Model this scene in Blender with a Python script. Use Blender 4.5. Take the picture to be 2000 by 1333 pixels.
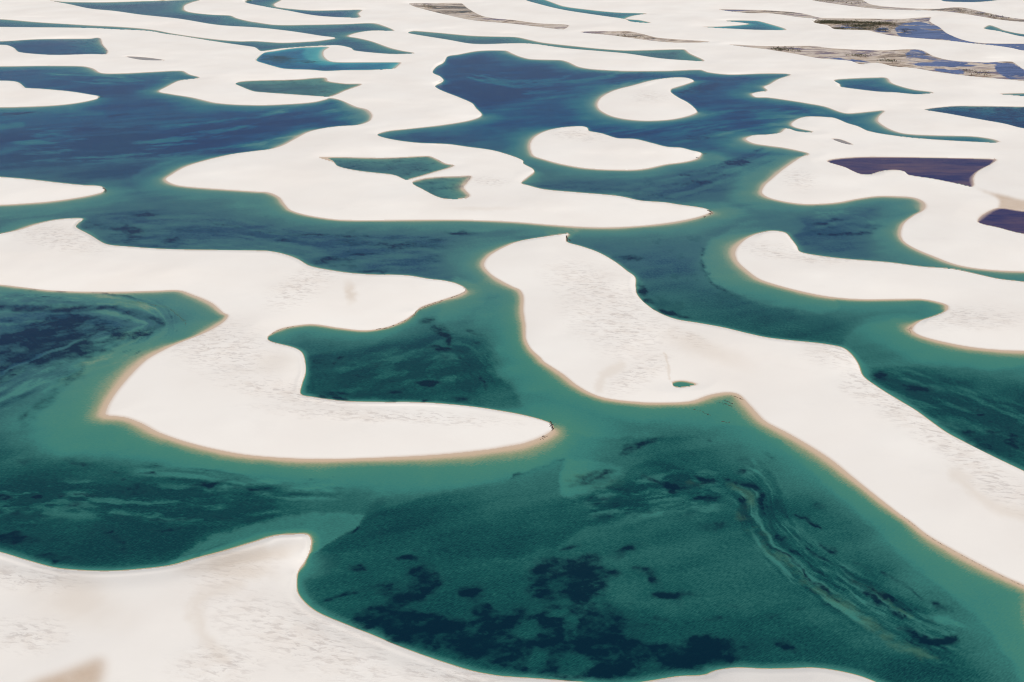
import bpy, math, random
import numpy as np

scene = bpy.context.scene
for o in list(bpy.data.objects):
    bpy.data.objects.remove(o)

# ---------------------------------------------------------------- camera
H = 300.0                      # flying height above the lagoons, metres
FOC = 2145.0                   # focal length in units of a 2000 wide frame
PITCH = math.radians(24.26)
cam_d = bpy.data.cameras.new("camera")
cam = bpy.data.objects.new("camera", cam_d)
scene.collection.objects.link(cam)
cam.location = (0, 0, H)
cam.rotation_euler = (math.pi / 2 - PITCH, 0, 0)
cam_d.sensor_width = 36
cam_d.lens = FOC / 2000 * 36
cam_d.clip_start = 1
cam_d.clip_end = 200000
scene.camera = cam

# ---------------------------------------------------------------- world and sun
SUN_EL = math.radians(53)
SUN_AZ = math.radians(152)     # clockwise from +Y: behind the camera, to the right
w = bpy.data.worlds.new("World"); scene.world = w; w.use_nodes = True
nt = w.node_tree
sky = nt.nodes.new("ShaderNodeTexSky"); sky.sky_type = 'NISHITA'; sky.sun_disc = False
sky.sun_elevation = SUN_EL; sky.sun_rotation = SUN_AZ; sky.altitude = 100
bg = nt.nodes["Background"]; bg.inputs[1].default_value = 0.075
nt.links.new(sky.outputs[0], bg.inputs[0])
sd_ = bpy.data.lights.new("sun", 'SUN'); sd_.energy = 3.2; sd_.angle = math.radians(0.5); sd_.color = (1, 0.95, 0.885)
sun = bpy.data.objects.new("sun", sd_); scene.collection.objects.link(sun)
sun.rotation_euler = (math.pi / 2 - SUN_EL, 0, math.pi - SUN_AZ)
scene.view_settings.view_transform = 'Standard'; scene.view_settings.look = 'None'
scene.cycles.filter_width = 1.1
scene.view_settings.exposure = 0.0; scene.view_settings.gamma = 1

# ---------------------------------------------------------------- survey: map reading to ground metres
def ground(u, v):
    """map reading -> point on the water level plane (metres)"""
    u = np.asarray(u, float); v = np.asarray(v, float)
    cx = (u - 1000) / FOC; cy = (666.5 - v) / FOC
    t = H / (math.sin(PITCH) - cy * math.cos(PITCH))
    return cx * t, (math.cos(PITCH) + cy * math.sin(PITCH)) * t

# outlines of water and sand; painted in order, later ones on top
W1 = """-250,125 -100,128 0,130 95,129 160,130 180,134 197,143 237,144 300,141 355,139 370,146 389,152 350,158 325,170 310,179
332,184 375,191 425,202 500,206 562,204 612,200 635,195 645,192 665,196 695,209 717,215 726,225 722,236 700,244 660,247 625,252
600,259 575,272 550,285 525,292 500,295 450,302 400,314 362,326 335,341 323,351 337,360 362,365 425,370 500,375 525,377 545,386
556,400 567,411 600,421 650,429 687,431 750,431 850,430 925,431 1000,434 1075,440 1137,444 1187,445 1250,442 1312,435 1362,425
1388,415 1380,409 1362,405 1325,400 1300,396 1250,392 1212,384 1175,380 1125,376 1062,370 1030,362 1018,358 1030,347 1043,336
1040,330 1022,320 1021,314 1000,305 962,294 912,287 875,282 812,279 762,272 737,264 755,257 800,252 862,245 912,237 935,230
941,224 930,212 922,202 900,192 850,170 866,158 860,150 845,142 852,131 867,122 874,111 895,107 935,100 987,99.5 1000,105
1015,111 1037,116 1095,118 1110,122 1130,131 1162,136 1225,139 1300,139 1367,137 1385,142 1425,146 1500,144 1544,146 1520,155
1503,165 1492,170 1498,177 1480,180 1468,184 1475,190 1500,191 1537,196 1575,202 1612,209 1640,219 1655,222 1675,221 1695,219
1727,217 1717,227 1714,236 1725,246 1745,256 1770,262 1825,265 1900,267 1937,272 1951,277 1942,279 1875,276 1800,271 1737,264
1695,256 1675,247 1655,241 1630,231 1612,229 1592,228 1570,229 1552,236 1545,244 1555,250 1587,257 1585,259 1557,257 1535,251
1525,259 1500,263 1470,265 1456,272 1470,280 1500,285 1530,289 1560,295 1580,301 1565,307 1542,322 1522,337 1507,350 1493,363
1488,377 1500,386 1530,394 1567,399 1600,399 1637,396 1675,389 1712,384 1750,384 1780,386 1797,391 1807,400 1804,410 1787,420
1770,432 1762,442 1759,460 1765,472 1787,486 1825,502 1862,516 1900,524 1950,529 2000,531 2250,540 2250,1500 -250,1500"""
LAND = dict(
A="""-250,160 0,158 25,159 37,162 46,169 49,172 82,174 137,179 175,185 194,189 187,194 155,201 112,206 50,209 0,210 -250,212""",
B="""-250,325 0,346 50,350 112,357 162,362 195,364 205,370 197,377 162,385 100,394 37,399 0,401 -250,410""",
C="""-250,500 0,457 37,449 75,437 107,430 140,427 162,428 152,437 148,444 175,459 207,477 250,482 325,487 425,489 500,490 525,491
555,497 582,507 605,520 650,529 687,534 735,537 762,537 800,539 837,545 870,549 895,556 910,566 900,574 862,587 822,601 805,616
782,630 750,641 712,646 662,641 612,634 575,637 545,644 524,657 523,664 537,670 575,680 590,690 596,710 596,730 589,752 587,770
612,776 675,784 750,786 800,786 850,788 925,795 1000,807 1037,815 1067,824 1079,831 1078,841 1060,853 1025,866 1000,871 950,879
850,889 750,894 650,897 575,896 500,891 450,884 375,867 312,846 275,827 245,816 212,812 206,808 212,790 230,762 262,725 287,702
325,681 350,670 400,650 435,630 445,617 435,611 412,592 375,576 350,568 300,569 200,571 100,568 37,561 0,557 -250,545""",
G="""1000,476 962,495 948,508 945,520 957,535 975,547 1000,560 1015,567 1022,580 1022,607 1026,637 1027,662 1037,682 1055,699
1062,707 1100,732 1125,752 1155,769 1187,779 1250,786 1300,787 1350,784 1387,772 1420,767 1442,771 1462,790 1487,817 1500,827
1537,846 1587,875 1625,900 1662,930 1712,970 1760,1007 1775,1017 1812,1046 1862,1075 1912,1102 1962,1127 2000,1144 2030,1163
2035,1200 2060,1260 2150,1330 2250,1400 2250,1050 2000,921 1950,897 1900,872 1850,846 1820,825 1787,801 1750,779 1712,755
1685,734 1675,710 1662,692 1650,682 1637,677 1600,671 1550,666 1500,660 1462,652 1412,640 1362,631 1325,625 1300,617 1270,601
1245,577 1241,560 1240,542 1225,530 1200,511 1170,494 1137,482 1107,473 1106,464 1110,457 1075,461 1025,469""",
H="""1500,452 1470,460 1447,475 1436,492 1440,510 1457,527 1480,544 1500,552 1550,566 1612,579 1675,585 1750,585 1800,585
1830,590 1850,597 1851,605 1832,615 1800,626 1785,637 1782,646 1800,657 1850,670 1900,679 1950,684 2000,686 2250,690 2250,590
2000,551 1950,545 1900,534 1862,526 1800,521 1737,513 1650,506 1600,500 1562,492 1555,480 1545,467 1535,456 1520,452""",
E="""1350,155 1355,159 1340,165 1312,174 1310,180 1325,191 1342,200 1357,212 1361,220 1337,229 1300,235 1250,236 1200,229
1172,216 1166,204 1175,190 1200,177 1237,167 1275,157 1312,152 1337,152""",
F="""1147,250 1150,256 1175,261 1205,270 1240,272 1270,279 1302,287 1330,289 1350,294 1370,300 1362,310 1337,317 1300,322
1262,330 1225,333 1150,330 1100,322 1062,312 1042,305 1037,297 1035,282 1045,267 1070,255 1100,249 1135,247""",
K="""-250,1020 0,1079 50,1094 105,1109 150,1114 212,1116 275,1112 337,1104 387,1090 437,1077 500,1058 537,1047 575,1044 600,1045
607,1055 605,1075 595,1097 582,1117 579,1140 582,1160 600,1182 625,1199 675,1220 725,1240 775,1261 825,1280 875,1297 925,1312
975,1321 1000,1323 1075,1328 1137,1333 1190,1338 1240,1335 1275,1330 1325,1322 1375,1319 1400,1310 1437,1305 1500,1307 1550,1306 1587,1305
1625,1309 1675,1320 1712,1334 1800,1375 1950,1500 -250,1500""")
POND = dict(
P1="""95,1 125,4 175,5 225,4.5 300,2 375,0 390,0.5 375,5 360,12 360,20 375,25 412,29 450,31 462,36 487,42 500,44 537,49 600,49
675,47.5 730,46 752,52 769,60 737,60 717,61 695,65 680,71 700,75 725,81 762,94 787,100 809,104 775,106 737,104 692,99 685,94
662,89 640,89 600,91 550,95 510,100 500,94 495,92 425,82 350,70 317,65.5 300,62 275,59.5 225,57.5 175,55 0,53 -250,50 -250,30
0,38 75,44 175,50 250,54 300,59 337,66 400,75 462,81 500,81 550,84 600,82 625,80 655,74.5 625,70 587,64 550,59 500,54 425,49
350,37 275,29 225,22 175,17 137,9""",
P2="""502,120 501,116 515,104 537,100 562,96 600,92.5 642,92.5 632,100 632,110 642,119 662,122 725,122 782,122.5 777,129
770,134 725,137 675,137.5 635,139 612,137 555,134.5 532,129""",
P3="""460,164 470,160 500,158 575,156 620,152.5 637,153 640,159 675,164 706,165 675,177 650,187.5 637,189 575,185 500,179.5 487,176 470,169""",
P4="""-250,82 0,81 75,77 175,76 195,75 200,87 210,100 207,106 175,106 125,107.5 87,107 37,102 27,94 15,89 0,88 -250,90""",
P5="""247,111 287,113 320,118 275,117""",
P6="""478,4 495,-2 500,-20 560,-20 552,-2 535,9 540,14 570,18 612,21 675,20 707,20 700,27 704,34 662,34 612,30 562,21 500,10""",
P7="""797,65 807,61 850,64 925,70.5 1000,72.5 1015,74 1037,79 1062,84 1125,91 1175,96 1225,99 1335,97 1347,105 1375,119 1337,118
1287,114 1225,105 1175,100.5 1100,94 1050,87 1025,85 1000,85 925,86 875,78""",
P9="""1025,-1 1040,-8 1075,4 1100,12.5 1137,18 1200,24.5 1262,27 1237,31 1222,37 1250,40 1270,45 1232,42.5 1220,37.5 1175,31 1100,19.5 1050,7.5""",
P10="""1417,41 1475,41 1495,45 1535,58 1500,59 1450,57.5 1375,53 1412,52 1462,47""",
P12="""1922,56 1932,50 1947,54 1962,60 2000,67 2250,85 2250,90 2000,72 1950,61""",
P13="""1629,157.5 1650,154.5 1712,152 1732,153 1740,162 1762,170 1787,176 1822,181 1792,184.5 1750,181 1712,179 1642,170 1640,165""",
P14="""1950,184 2000,182.5 2250,182 2250,195 2000,188 1975,186""",
P15="""1807,214 1837,210 1875,207.5 2000,209 2250,210 2250,275 2000,251 1962,242 1900,231 1850,222 1812,216""",
P16="""1626,272 1642,273 1665,283 1647,280""",
P17="""1616,315.5 1640,310 1700,307 1875,309.5 1945,312 1937,320 1910,335 1901,347 1900,364 1875,360 1825,350 1775,342 1765,335
1745,332 1720,335 1700,341 1680,340 1667,335 1650,327""",
P18="""1910,434 1920,420 1950,407 2000,412.5 2250,420 2250,480 2000,457 1950,445""",
P19="""640,309 660,307.5 750,309 835,305.5 850,310 870,320 887,324 850,336 812,347 792,351 775,344 762,341 700,334 660,325 650,315""",
P20="""805,357.5 825,350 862,346 900,345 920,345 912,357 905,367 917,382 910,387 875,389 855,385 825,370""",
P21="""1314,747 1330,744 1350,747 1360,751 1345,755 1325,757 1315,754""",
P11="""1830,-25 1835,-2 1845,3 1900,4.5 1937,2 1970,-3 2100,-25""",
M1="""1135,63 1225,61.5 1250,66 1287,74.5 1385,82 1325,83.5 1275,80 1200,70""",
M2="""1405,19 1450,19.5 1500,21 1562,26 1600,35 1612,36 1700,37 1762,37.5 1817,34 1815,42 1835,54 1850,66 1887,80 1925,85 2000,86
2250,90 2250,108 2000,99 1975,94 1937,88.5 1900,85 1850,79.5 1750,71 1712,64 1695,59.5 1630,57 1617,50 1590,44 1595,37.5 1562,34 1500,26 1462,26""",
M3="""1425,87.5 1500,91 1587,90.5 1625,95 1725,99 1795,97.5 1825,111 1862,119 1925,122.5 1975,121 1990,130 2000,136 2250,140 2250,165
2000,158 1970,155.5 1900,149.5 1825,140 1780,132.5 1745,130 1720,124 1700,123 1680,125.5 1660,119 1600,114 1550,105 1500,97 1462,92.5""",
M4="""1590,1 1675,-3 1700,9 1750,15 1825,18 1875,15 1912,22 1962,33 2000,38 2250,50 2250,56 2000,43 1950,38.5 1900,30 1837,22 1725,18.5 1650,10.5 1612,5""",
M8="""800,7.5 850,6.5 900,7 912,16 937,30 962,36 1000,39.5 1050,46 1110,49.5 1100,57.5 1050,52.5 1000,46.5 925,40 875,30 812,14""")

def parse(s):
    return np.array([[float(a) for a in p.split(',')] for p in s.split()])

def curve(P, step=1.1, closed=True):
    """centripetal Catmull-Rom through the surveyed points"""
    n = len(P); out = []
    for i in range(n if closed else n - 1):
        if closed:
            p0, p1, p2, p3 = P[i - 1], P[i], P[(i + 1) % n], P[(i + 2) % n]
        else:
            p0, p1, p2, p3 = P[max(i - 1, 0)], P[i], P[i + 1], P[min(i + 2, n - 1)]
        L = math.hypot(*(p2 - p1))
        k = max(2, int(L / step))
        if L > 240:
            k = max(2, int(L / 3))
        t = (np.arange(k) / k)[:, None]
        m = min(1.0, 60.0 / max(L, 1))
        l0 = max(math.hypot(*(p1 - p0)), 1e-3); l2 = max(math.hypot(*(p3 - p2)), 1e-3)
        T1 = (p2 - p0) / (l0 + L) * L * min(1, l0 / L * 1.5 + .3)
        T2 = (p3 - p1) / (l2 + L) * L * min(1, l2 / L * 1.5 + .3)
        out.append((2*t**3-3*t**2+1)*p1 + (t**3-2*t**2+t)*T1 + (-2*t**3+3*t**2)*p2 + (t**3-t**2)*T2)
    return np.concatenate(out)

# ---------------------------------------------------------------- survey grid
us = np.arange(-240, 2241, 2.2)
vs = np.concatenate([np.arange(-150, -12, 6.0), np.arange(-12, 120, .8), np.arange(120, 300, 1.2), np.arange(300, 1440, 2.0)])
NU, NV = len(us), len(vs)
U, V = np.meshgrid(us, vs)
X0, Y0 = ground(U, V)

def raster(C, us=us, vs=vs):
    m = np.zeros((len(vs), len(us)), bool)
    A = C; B = np.roll(C, -1, 0)
    lo, hi = C[:, 1].min(), C[:, 1].max()
    for j in np.nonzero((vs >= lo) & (vs <= hi))[0]:
        v = vs[j]
        c = (A[:, 1] <= v) != (B[:, 1] <= v)
        if not c.any(): continue
        xs = np.sort(A[c, 0] + (v - A[c, 1]) / (B[c, 1] - A[c, 1]) * (B[c, 0] - A[c, 0]))
        m[j] = (np.searchsorted(xs, us) % 2) == 1
    return m

def fnoise(x, y, seed, octaves=4, gain=0.5):
    """fractal value noise, about -1..1"""
    tot = np.zeros_like(x); amp = 1.0; norm = 0
    for o in range(octaves):
        xi = np.floor(x).astype(np.int64); yi = np.floor(y).astype(np.int64)
        fx = x - xi; fy = y - yi
        fx = fx*fx*(3-2*fx); fy = fy*fy*(3-2*fy)
        def h(a, b):
            n = (a * 374761393 + b * 668265263 + (seed + o) * 974634777) & 0x7fffffff
            n = ((n ^ (n >> 13)) * 1274126177) & 0x7fffffff
            return ((n ^ (n >> 16)) & 0xffff) / 32767.5 - 1
        a = h(xi, yi); b = h(xi+1, yi); c = h(xi, yi+1); d = h(xi+1, yi+1)
        tot += amp * ((a*(1-fx)+b*fx)*(1-fy) + (c*(1-fx)+d*fx)*fy)
        norm += amp; amp *= gain; x = x * 2.03 + 17.1; y = y * 2.03 + 5.7
    return tot / norm * 1.4

def sstep(a, b, x):
    t = np.clip((x - a) / (b - a), 0, 1); return t*t*(3-2*t)

# small irregularities of every outline: the sampling grid is nudged by a metre-scale noise
body = np.zeros((NV, NU), np.int16)          # 0 = great sand sheet; >0 other sand; <0 water
sand_ids = {'T': 0}; water_ids = {}
outlines = []
uc = (us[1:]+us[:-1])/2; vc = (vs[1:]+vs[:-1])/2; bodyc = np.zeros((NV-1, NU-1), np.int16)
LEE = np.array([0.5, 0.87])
def paint(name, txt, water):
    C = curve(parse(txt))
    m = raster(C); mc_ = raster(C, uc, vc)
    if water:
        water_ids[name] = -(len(water_ids) + 1); body[m] = water_ids[name]
    else:
        sand_ids[name] = len(sand_ids); body[m] = sand_ids[name]
    bodyc[mc_] = water_ids[name] if water else sand_ids[name]
    area = np.sum(C[:, 0]*np.roll(C[:, 1], -1) - np.roll(C[:, 0], -1)*C[:, 1])
    outlines.append((C, water, area))
paint('W', W1, True)
for k_, s_ in LAND.items(): paint(k_, s_, False)
for k_, s_ in POND.items(): paint(k_, s_, True)
is_water = body < 0

# seeds along every shoreline: position, tangent, profile steepness
S = []
for C, water, area in outlines:
    x, y = ground(C[:, 0], C[:, 1])
    dx = np.roll(x, -2) - np.roll(x, 2); dy = np.roll(y, -2) - np.roll(y, 2)
    L = np.hypot(dx, dy) + 1e-9; tx = dx/L; ty = dy/L
    # outward normal of the polygon in ground space
    g = np.sum(x*np.roll(y, -1) - np.roll(x, -1)*y)
    sgn = 1 if g > 0 else -1
    nx, ny = ty*sgn, -tx*sgn
    if water: nx, ny = -nx, -ny              # always from sand towards water
    s = nx*LEE[0] + ny*LEE[1]
    # smooth along the shore
    for _ in range(6): s = (np.roll(s, 1) + s*2 + np.roll(s, -1)) / 4
    f = sstep(-0.15, 0.62, s)
    k = 0.058 * (0.62/0.058)**f * np.exp(.5*fnoise(x/75, y/75, 5, 3)*(1-f))
    cu = np.roll(C[:, 0], -2) - np.roll(C[:, 0], 2); cv = np.roll(C[:, 1], -2) - np.roll(C[:, 1], 2)
    S.append(np.stack([x, y, tx, ty, k, C[:, 0], C[:, 1], cu, cv], 1))
S = np.concatenate(S)
inside = (S[:, 5] > us[0]) & (S[:, 5] < us[-1]) & (S[:, 6] > vs[0]) & (S[:, 6] < vs[-1])
S = S[inside]
# keep only seeds that really lie on a land-water border
ci = np.clip(np.round((S[:, 5] - us[0]) / 2.2).astype(int), 1, NU-2)
cj = np.clip(np.searchsorted(vs, S[:, 6]), 2, NV-3)
ok = np.zeros(len(S), bool); anyw = np.zeros(len(S), bool); anys = np.zeros(len(S), bool)
for dj in (-2, -1, 0, 1):
    for di in (-1, 0, 1):
        q = is_water[cj+dj, ci+di]; anyw |= q; anys |= ~q
S = S[anyw & anys]; ci = ci[anyw & anys]; cj = cj[anyw & anys]
seed = np.full((NV, NU), -1, np.int32)
seed[cj, ci] = np.arange(len(S)); seed[np.maximum(cj-1, 0), ci] = np.where(seed[np.maximum(cj-1, 0), ci] < 0, np.arange(len(S)), seed[np.maximum(cj-1, 0), ci])
STU, STV = S[:, 7], S[:, 8]
SX, SY, TX, TY, SK = S[:, 0], S[:, 1], S[:, 2], S[:, 3], S[:, 4]
def cost(sd, J=slice(None), I=slice(None)):
    i = np.maximum(sd, 0)
    dx = X0[J, I] - SX[i]; dy = Y0[J, I] - SY[i]
    dt = np.abs(dx*TX[i] + dy*TY[i]); dn = dx*TY[i] - dy*TX[i]
    half = 0.0006 * (Y0[J, I] + 300)
    c = SK[i] * np.sqrt(dn*dn + np.maximum(dt - half, 0)**2)
    return np.where(sd < 0, 1e9, c)
best = cost(seed)
for stp in (256, 128, 64, 32, 16, 8, 4, 2, 1, 2, 1):
    for dj in (-1, 0, 1):
        for di in (-1, 0, 1):
            if dj == 0 and di == 0: continue
            a0, a1 = max(0, dj*stp), min(NV, NV + dj*stp); b0, b1 = max(0, di*stp), min(NU, NU + di*stp)
            J = slice(a0, a1); I = slice(b0, b1)
            Js = slice(a0 - dj*stp, a1 - dj*stp); Is = slice(b0 - di*stp, b1 - di*stp)
            cand = seed[Js, Is].copy()
            c = cost(cand, J, I)
            m = c < best[J, I]
            seed[J, I] = np.where(m, cand, seed[J, I]); best[J, I] = np.where(m, c, best[J, I])
# the surveyed grid points next to a shore are moved onto it, so that every outline is clean
_i = np.maximum(seed, 0)
DV = np.gradient(vs)[:, None]
tu = STU[_i]/2.2; tv = STV[_i]/DV; tl = np.hypot(tu, tv) + 1e-9; tu /= tl; tv /= tl
du = (U - S[_i, 5])/2.2; dv = (V - S[_i, 6])/DV
_dn = du*tv - dv*tu; an = np.abs(_dn)
snap = np.zeros((NV, NU), bool)
for ax in (0, 1):
    a = (slice(None, -1), slice(None)) if ax == 0 else (slice(None), slice(None, -1))
    b_ = (slice(1, None), slice(None)) if ax == 0 else (slice(None), slice(1, None))
    cr = (is_water[a] != is_water[b_]); near = an[a] <= an[b_]
    snap[a] |= cr & near; snap[b_] |= cr & ~near
snap &= (an < .8) & (np.hypot(du, dv) < 2.5)
US = np.where(snap, U - _dn*tv*2.2, U); VS = np.where(snap, V + _dn*tu*DV, V)
best = np.where(snap, 0, best)
X0, Y0 = ground(US, VS)
rise = best                                   # metres climbed (or sunk) from the shore along its own slope
steep = SK[np.maximum(seed, 0)]

def blur(a, ru, rv, n=2):
    for _ in range(n):
        for ax, r in ((1, ru), (0, rv)):
            if r < 1: continue
            p = np.pad(a, [(r+1, r) if q == ax else (0, 0) for q in (0, 1)], mode='edge')
            c = np.cumsum(p, axis=ax)
            a = (np.take(c, range(2*r+1, c.shape[ax]), axis=ax) - np.take(c, range(0, c.shape[ax]-2*r-1), axis=ax)) / (2*r+1)
    return a

# ---------------------------------------------------------------- painted survey features
W1n = fnoise(X0/38, Y0/38, 11, 4); W2n = fnoise(X0/38, Y0/38, 23, 4)
W3n = fnoise(X0/7, Y0/9, 71, 4, .6); W4n = fnoise(X0/7, Y0/9, 83, 4, .6)
WU = U + W3n*11*np.clip((V+100)/1300, .1, 1) + W1n * 9 * np.clip((V+300)/1300, .2, 1); WV = V + W4n*6*np.clip((V+100)/1300, .1, 1) + W2n * 5 * np.clip((V+300)/1300, .15, 1)
def bbox(u0, u1, v0, v1, pad):
    a = max(0, np.searchsorted(us, u0-pad)); b = min(NU, np.searchsorted(us, u1+pad)+1)
    c = max(0, np.searchsorted(vs, v0-pad)); d = min(NV, np.searchsorted(vs, v1+pad)+1)
    return slice(c, d), slice(a, b)
def blob(F, cx, cy, rx, ry, rot=0, amp=1.0, warp=True):
    r = max(rx, ry)*1.7; J, I = bbox(cx-r, cx+r, cy-r, cy+r, 12)
    uu = (WU if warp else U)[J, I] - cx; vv = (WV if warp else V)[J, I] - cy
    c, s = math.cos(math.radians(rot)), math.sin(math.radians(rot))
    q = np.hypot((uu*c + vv*s)/rx, (-uu*s + vv*c)/ry)
    F[J, I] = np.maximum(F[J, I], amp * sstep(1.8, 0.2, q)) if amp > 0 else np.minimum(F[J, I], F[J, I]*(1 + amp*sstep(1.5, .5, q)))
def stroke(F, pts, wd, amp=1.0, soft=1.0, warp=True):
    P = curve(np.array(pts, float), 6, closed=False); P = np.vstack([P, pts[-1]])
    J, I = bbox(P[:, 0].min(), P[:, 0].max(), P[:, 1].min(), P[:, 1].max(), wd*3+12)
    uu = (WU if warp else U)[J, I]; vv = (WV if warp else V)[J, I]; D = np.full(uu.shape, 1e9)
    for a, b in zip(P[:-1], P[1:]):
        d = b - a; L2 = d @ d + 1e-9
        t = np.clip(((uu-a[0])*d[0] + (vv-a[1])*d[1]) / L2, 0, 1)
        D = np.minimum(D, np.hypot(uu - a[0] - t*d[0], (vv - a[1] - t*d[1])))
    F[J, I] = np.maximum(F[J, I], amp * sstep(wd*(1+soft*1.5), wd*(1-soft), D))
def bands(pts, half, lam, seed, dark=.8, pale=.6, lng=60):
    """curved, layered streaks of weed and bare sand that follow a path"""
    P = curve(np.array(pts, float), 6, closed=False); P = np.vstack([P, pts[-1]])
    J, I = bbox(P[:, 0].min(), P[:, 0].max(), P[:, 1].min(), P[:, 1].max(), half*1.5)
    uu = (U*.5+WU*.5)[J, I]; vv = (V*.5+WV*.5)[J, I]; D = np.full(uu.shape, 1e9); LT = np.zeros_like(D); AR = np.zeros_like(D); arc = 0
    for a, b in zip(P[:-1], P[1:]):
        d = b - a; L = math.hypot(*d) + 1e-9
        t = np.clip(((uu-a[0])*d[0] + (vv-a[1])*d[1]) / L**2, 0, 1)
        q = np.hypot(uu - a[0] - t*d[0], vv - a[1] - t*d[1]); m = q < D
        D = np.where(m, q, D); AR = np.where(m, arc + t*L, AR)
        LT = np.where(m, np.sign((uu-a[0])*d[1] - (vv-a[1])*d[0])*q, LT); arc += L
    n = fnoise(LT/lam + 40, AR/lng + 7, seed, 5, .62)
    env = sstep(half, half*.55, D) * sstep(0, 40, AR) * sstep(arc, arc-30, AR)
    layer[J, I] += env*(dark*np.clip(n+.12, 0, 1)*1.1 - pale*.55*np.clip(-n-.05, 0, 1))
    weed[J, I] = np.maximum(weed[J, I], dark*env*sstep(.0, .6, n)*.8)
    shelf[J, I] = np.maximum(shelf[J, I], pale*env*sstep(.05, .5, -n))
def region(F, pts, amp=1.0, soft=2, warp=True):
    """filled outline with a soft border"""
    C = curve(np.array(pts, float), 3)
    m = raster(C).astype(float)
    if soft: m = blur(m, soft, max(1, soft*0.8).__int__())
    if warp:
        jj = np.clip(np.searchsorted(vs, WV), 0, NV-1); ii = np.clip(((WU-us[0])/2.2).astype(int), 0, NU-1)
        m = m[jj, ii]
    np.maximum(F, m*amp, out=F)

weed = np.zeros((NV, NU)); shelf = np.zeros((NV, NU)); tan = np.zeros((NV, NU)); rough = np.zeros((NV, NU)); flat = np.zeros((NV, NU))
reef = np.zeros((NV, NU)); mud = np.zeros((NV, NU)); deep = np.zeros((NV, NU)); layer = np.zeros((NV, NU))
# dark weed on the bed
_wr = weed.copy()
region(weed, [(672,1205),(712,1185),(762,1165),(720,1147),(762,1139),(812,1150),(780,1118),(800,1108),(837,1100),(852,1120),(869,1150),
 (850,1165),(812,1180),(837,1195),(900,1197),(935,1208),(910,1180),(885,1152),(937,1148),(965,1175),(1000,1200),(1055,1195),(1050,1172),(1012,1158),(1037,1130),
 (1075,1112),(1087,1092),(1125,1085),(1162,1085),(1164,1107),(1212,1117),(1187,1140),(1175,1175),(1212,1175),(1225,1207),(1275,1220),
 (1225,1240),(1300,1250),(1350,1237),(1425,1248),(1447,1295),(1375,1305),(1325,1316),(1275,1322),(1150,1328),(1000,1312),(925,1292),(825,1255),(725,1222)], 1.08, 5)
for b in ((1110,1072,26,7,-15),(1215,1076,36,11,-18),(1262,1115,32,10,15),(1285,1135,22,12,35),(1320,1162,42,8,0),(700,1110,24,8,0),(655,1168,46,6,-16),
 (797,1093,25,6,0),(807,1077,10,5,0),(1525,1258,24,12,20),(1828,1183,22,7,32),(640,708,38,9,-8),(838,628,18,7,0),(865,685,34,6,10),(835,750,24,5,0),
 (760,767,12,5,0),(760,784,18,4,0),(830,783,14,4,0),(640,778,34,4,6),(290,925,14,3,0),(400,948,55,6,-8),(490,955,45,6,0),(72,972,13,4,0),(115,974,18,5,0),
 (180,970,34,4,0),(0,970,26,5,0),(30,1052,55,12,5),(105,1088,40,9,10),(790,482,58,7,0),(655,508,42,6,0),(710,498,30,3,0),(730,529,36,5,0),(900,457,28,4,0),
 (245,448,36,7,5),(328,468,22,8,0),(290,420,34,5,0),(1232,503,27,6,0),(1256,570,8,22,-10),(1268,588,22,7,20),(1308,612,42,5,16),(1605,438,16,4,0),(1717,735,18,9,10),
 (1655,455,12,3,0),(1165,978,30,8,-10),(1170,985,26,6,-10),(1447,917,14,5,0),(1385,860,6,4,0),(1312,957,12,4,0),(1375,935,20,5,20),(1340,800,0.1,0.1,0),(1910,810,14,4,0),
 (1960,860,50,24,0),(1890,850,40,12,30),(230,225,30,3,-5),(40,222,40,3,-4),(1370,173,48,9,-12),(1345,210,20,3,20),(1290,300,0.1,.1,0),(1370,355,26,6,0),(1340,342,14,3,0),(1440,318,28,6,0)):
    blob(weed, *b)
for b in ((790,1222,95,30,14,1.4),(1100,1125,62,36,10,1.4),(1140,1220,110,50,4,1.35),(1290,1275,150,26,-4,1.2),(930,1255,110,34,16,1.4),(110,680,120,30,-14,1.35),(60,660,90,26,-10,1.35)):
    blob(weed, *b)
for p, wd in (([(500,452),(560,458),(640,461),(720,463)],2.2), ([(850,640),(882,662),(880,672)],5), ([(900,700),(925,730),(948,762)],3.5),
 ([(180,1040),(200,1030),(232,1052),(244,1070)],10), ([(-20,600),(100,603),(200,603),(270,615),(315,632),(300,645),(255,658)],6), ([(1500,1058),(1560,1108),(1622,1160)],3),
 ([(1655,1128),(1700,1163),(1762,1206)],4), ([(1580,1072),(1650,1115),(1720,1165),(1760,1180)],4.5), ([(1722,1115),(1770,1150),(1800,1170)],3.5),
 ([(1765,1228),(1820,1255),(1868,1243)],7), ([(1560,1005),(1600,1030)],4), ([(1425,935),(1478,955),(1490,1000),(1512,1048)],6), ([(1215,880),(1255,868),(1295,850)],4.5),
 ([(1600,460),(1700,455)],3), ([(1250,925),(1330,950),(1390,935)],6)):
    stroke(weed, p, wd, 0.85)
region(weed, [(-60,655),(0,652),(50,640),(100,620),(137,613),(175,622),(212,640),(250,640),(257,658),(225,677),(150,695),(125,702),(62,722),(0,755),(-60,790)], 1.0, 4)
for b in ((880,1175,44,10,8,-.6),(1040,1225,24,20,0,-.6),(1115,1225,12,26,20,-.6),(1097,1197,18,7,0,-.6),(1130,1300,34,20,0,-.75),(1055,1292,18,22,0,-.8),(985,1160,0.1,0.1,0,-.1),
 (195,660,22,8,-20,-.7),(165,640,22,6,-20,-.6),(100,690,60,3,-22,-.8),(40,715,50,3,-25,-.8),(1290,1200,40,14,0,-.7),(1230,1150,30,12,-20,-.8)):
    blob(weed, *b)
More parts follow.
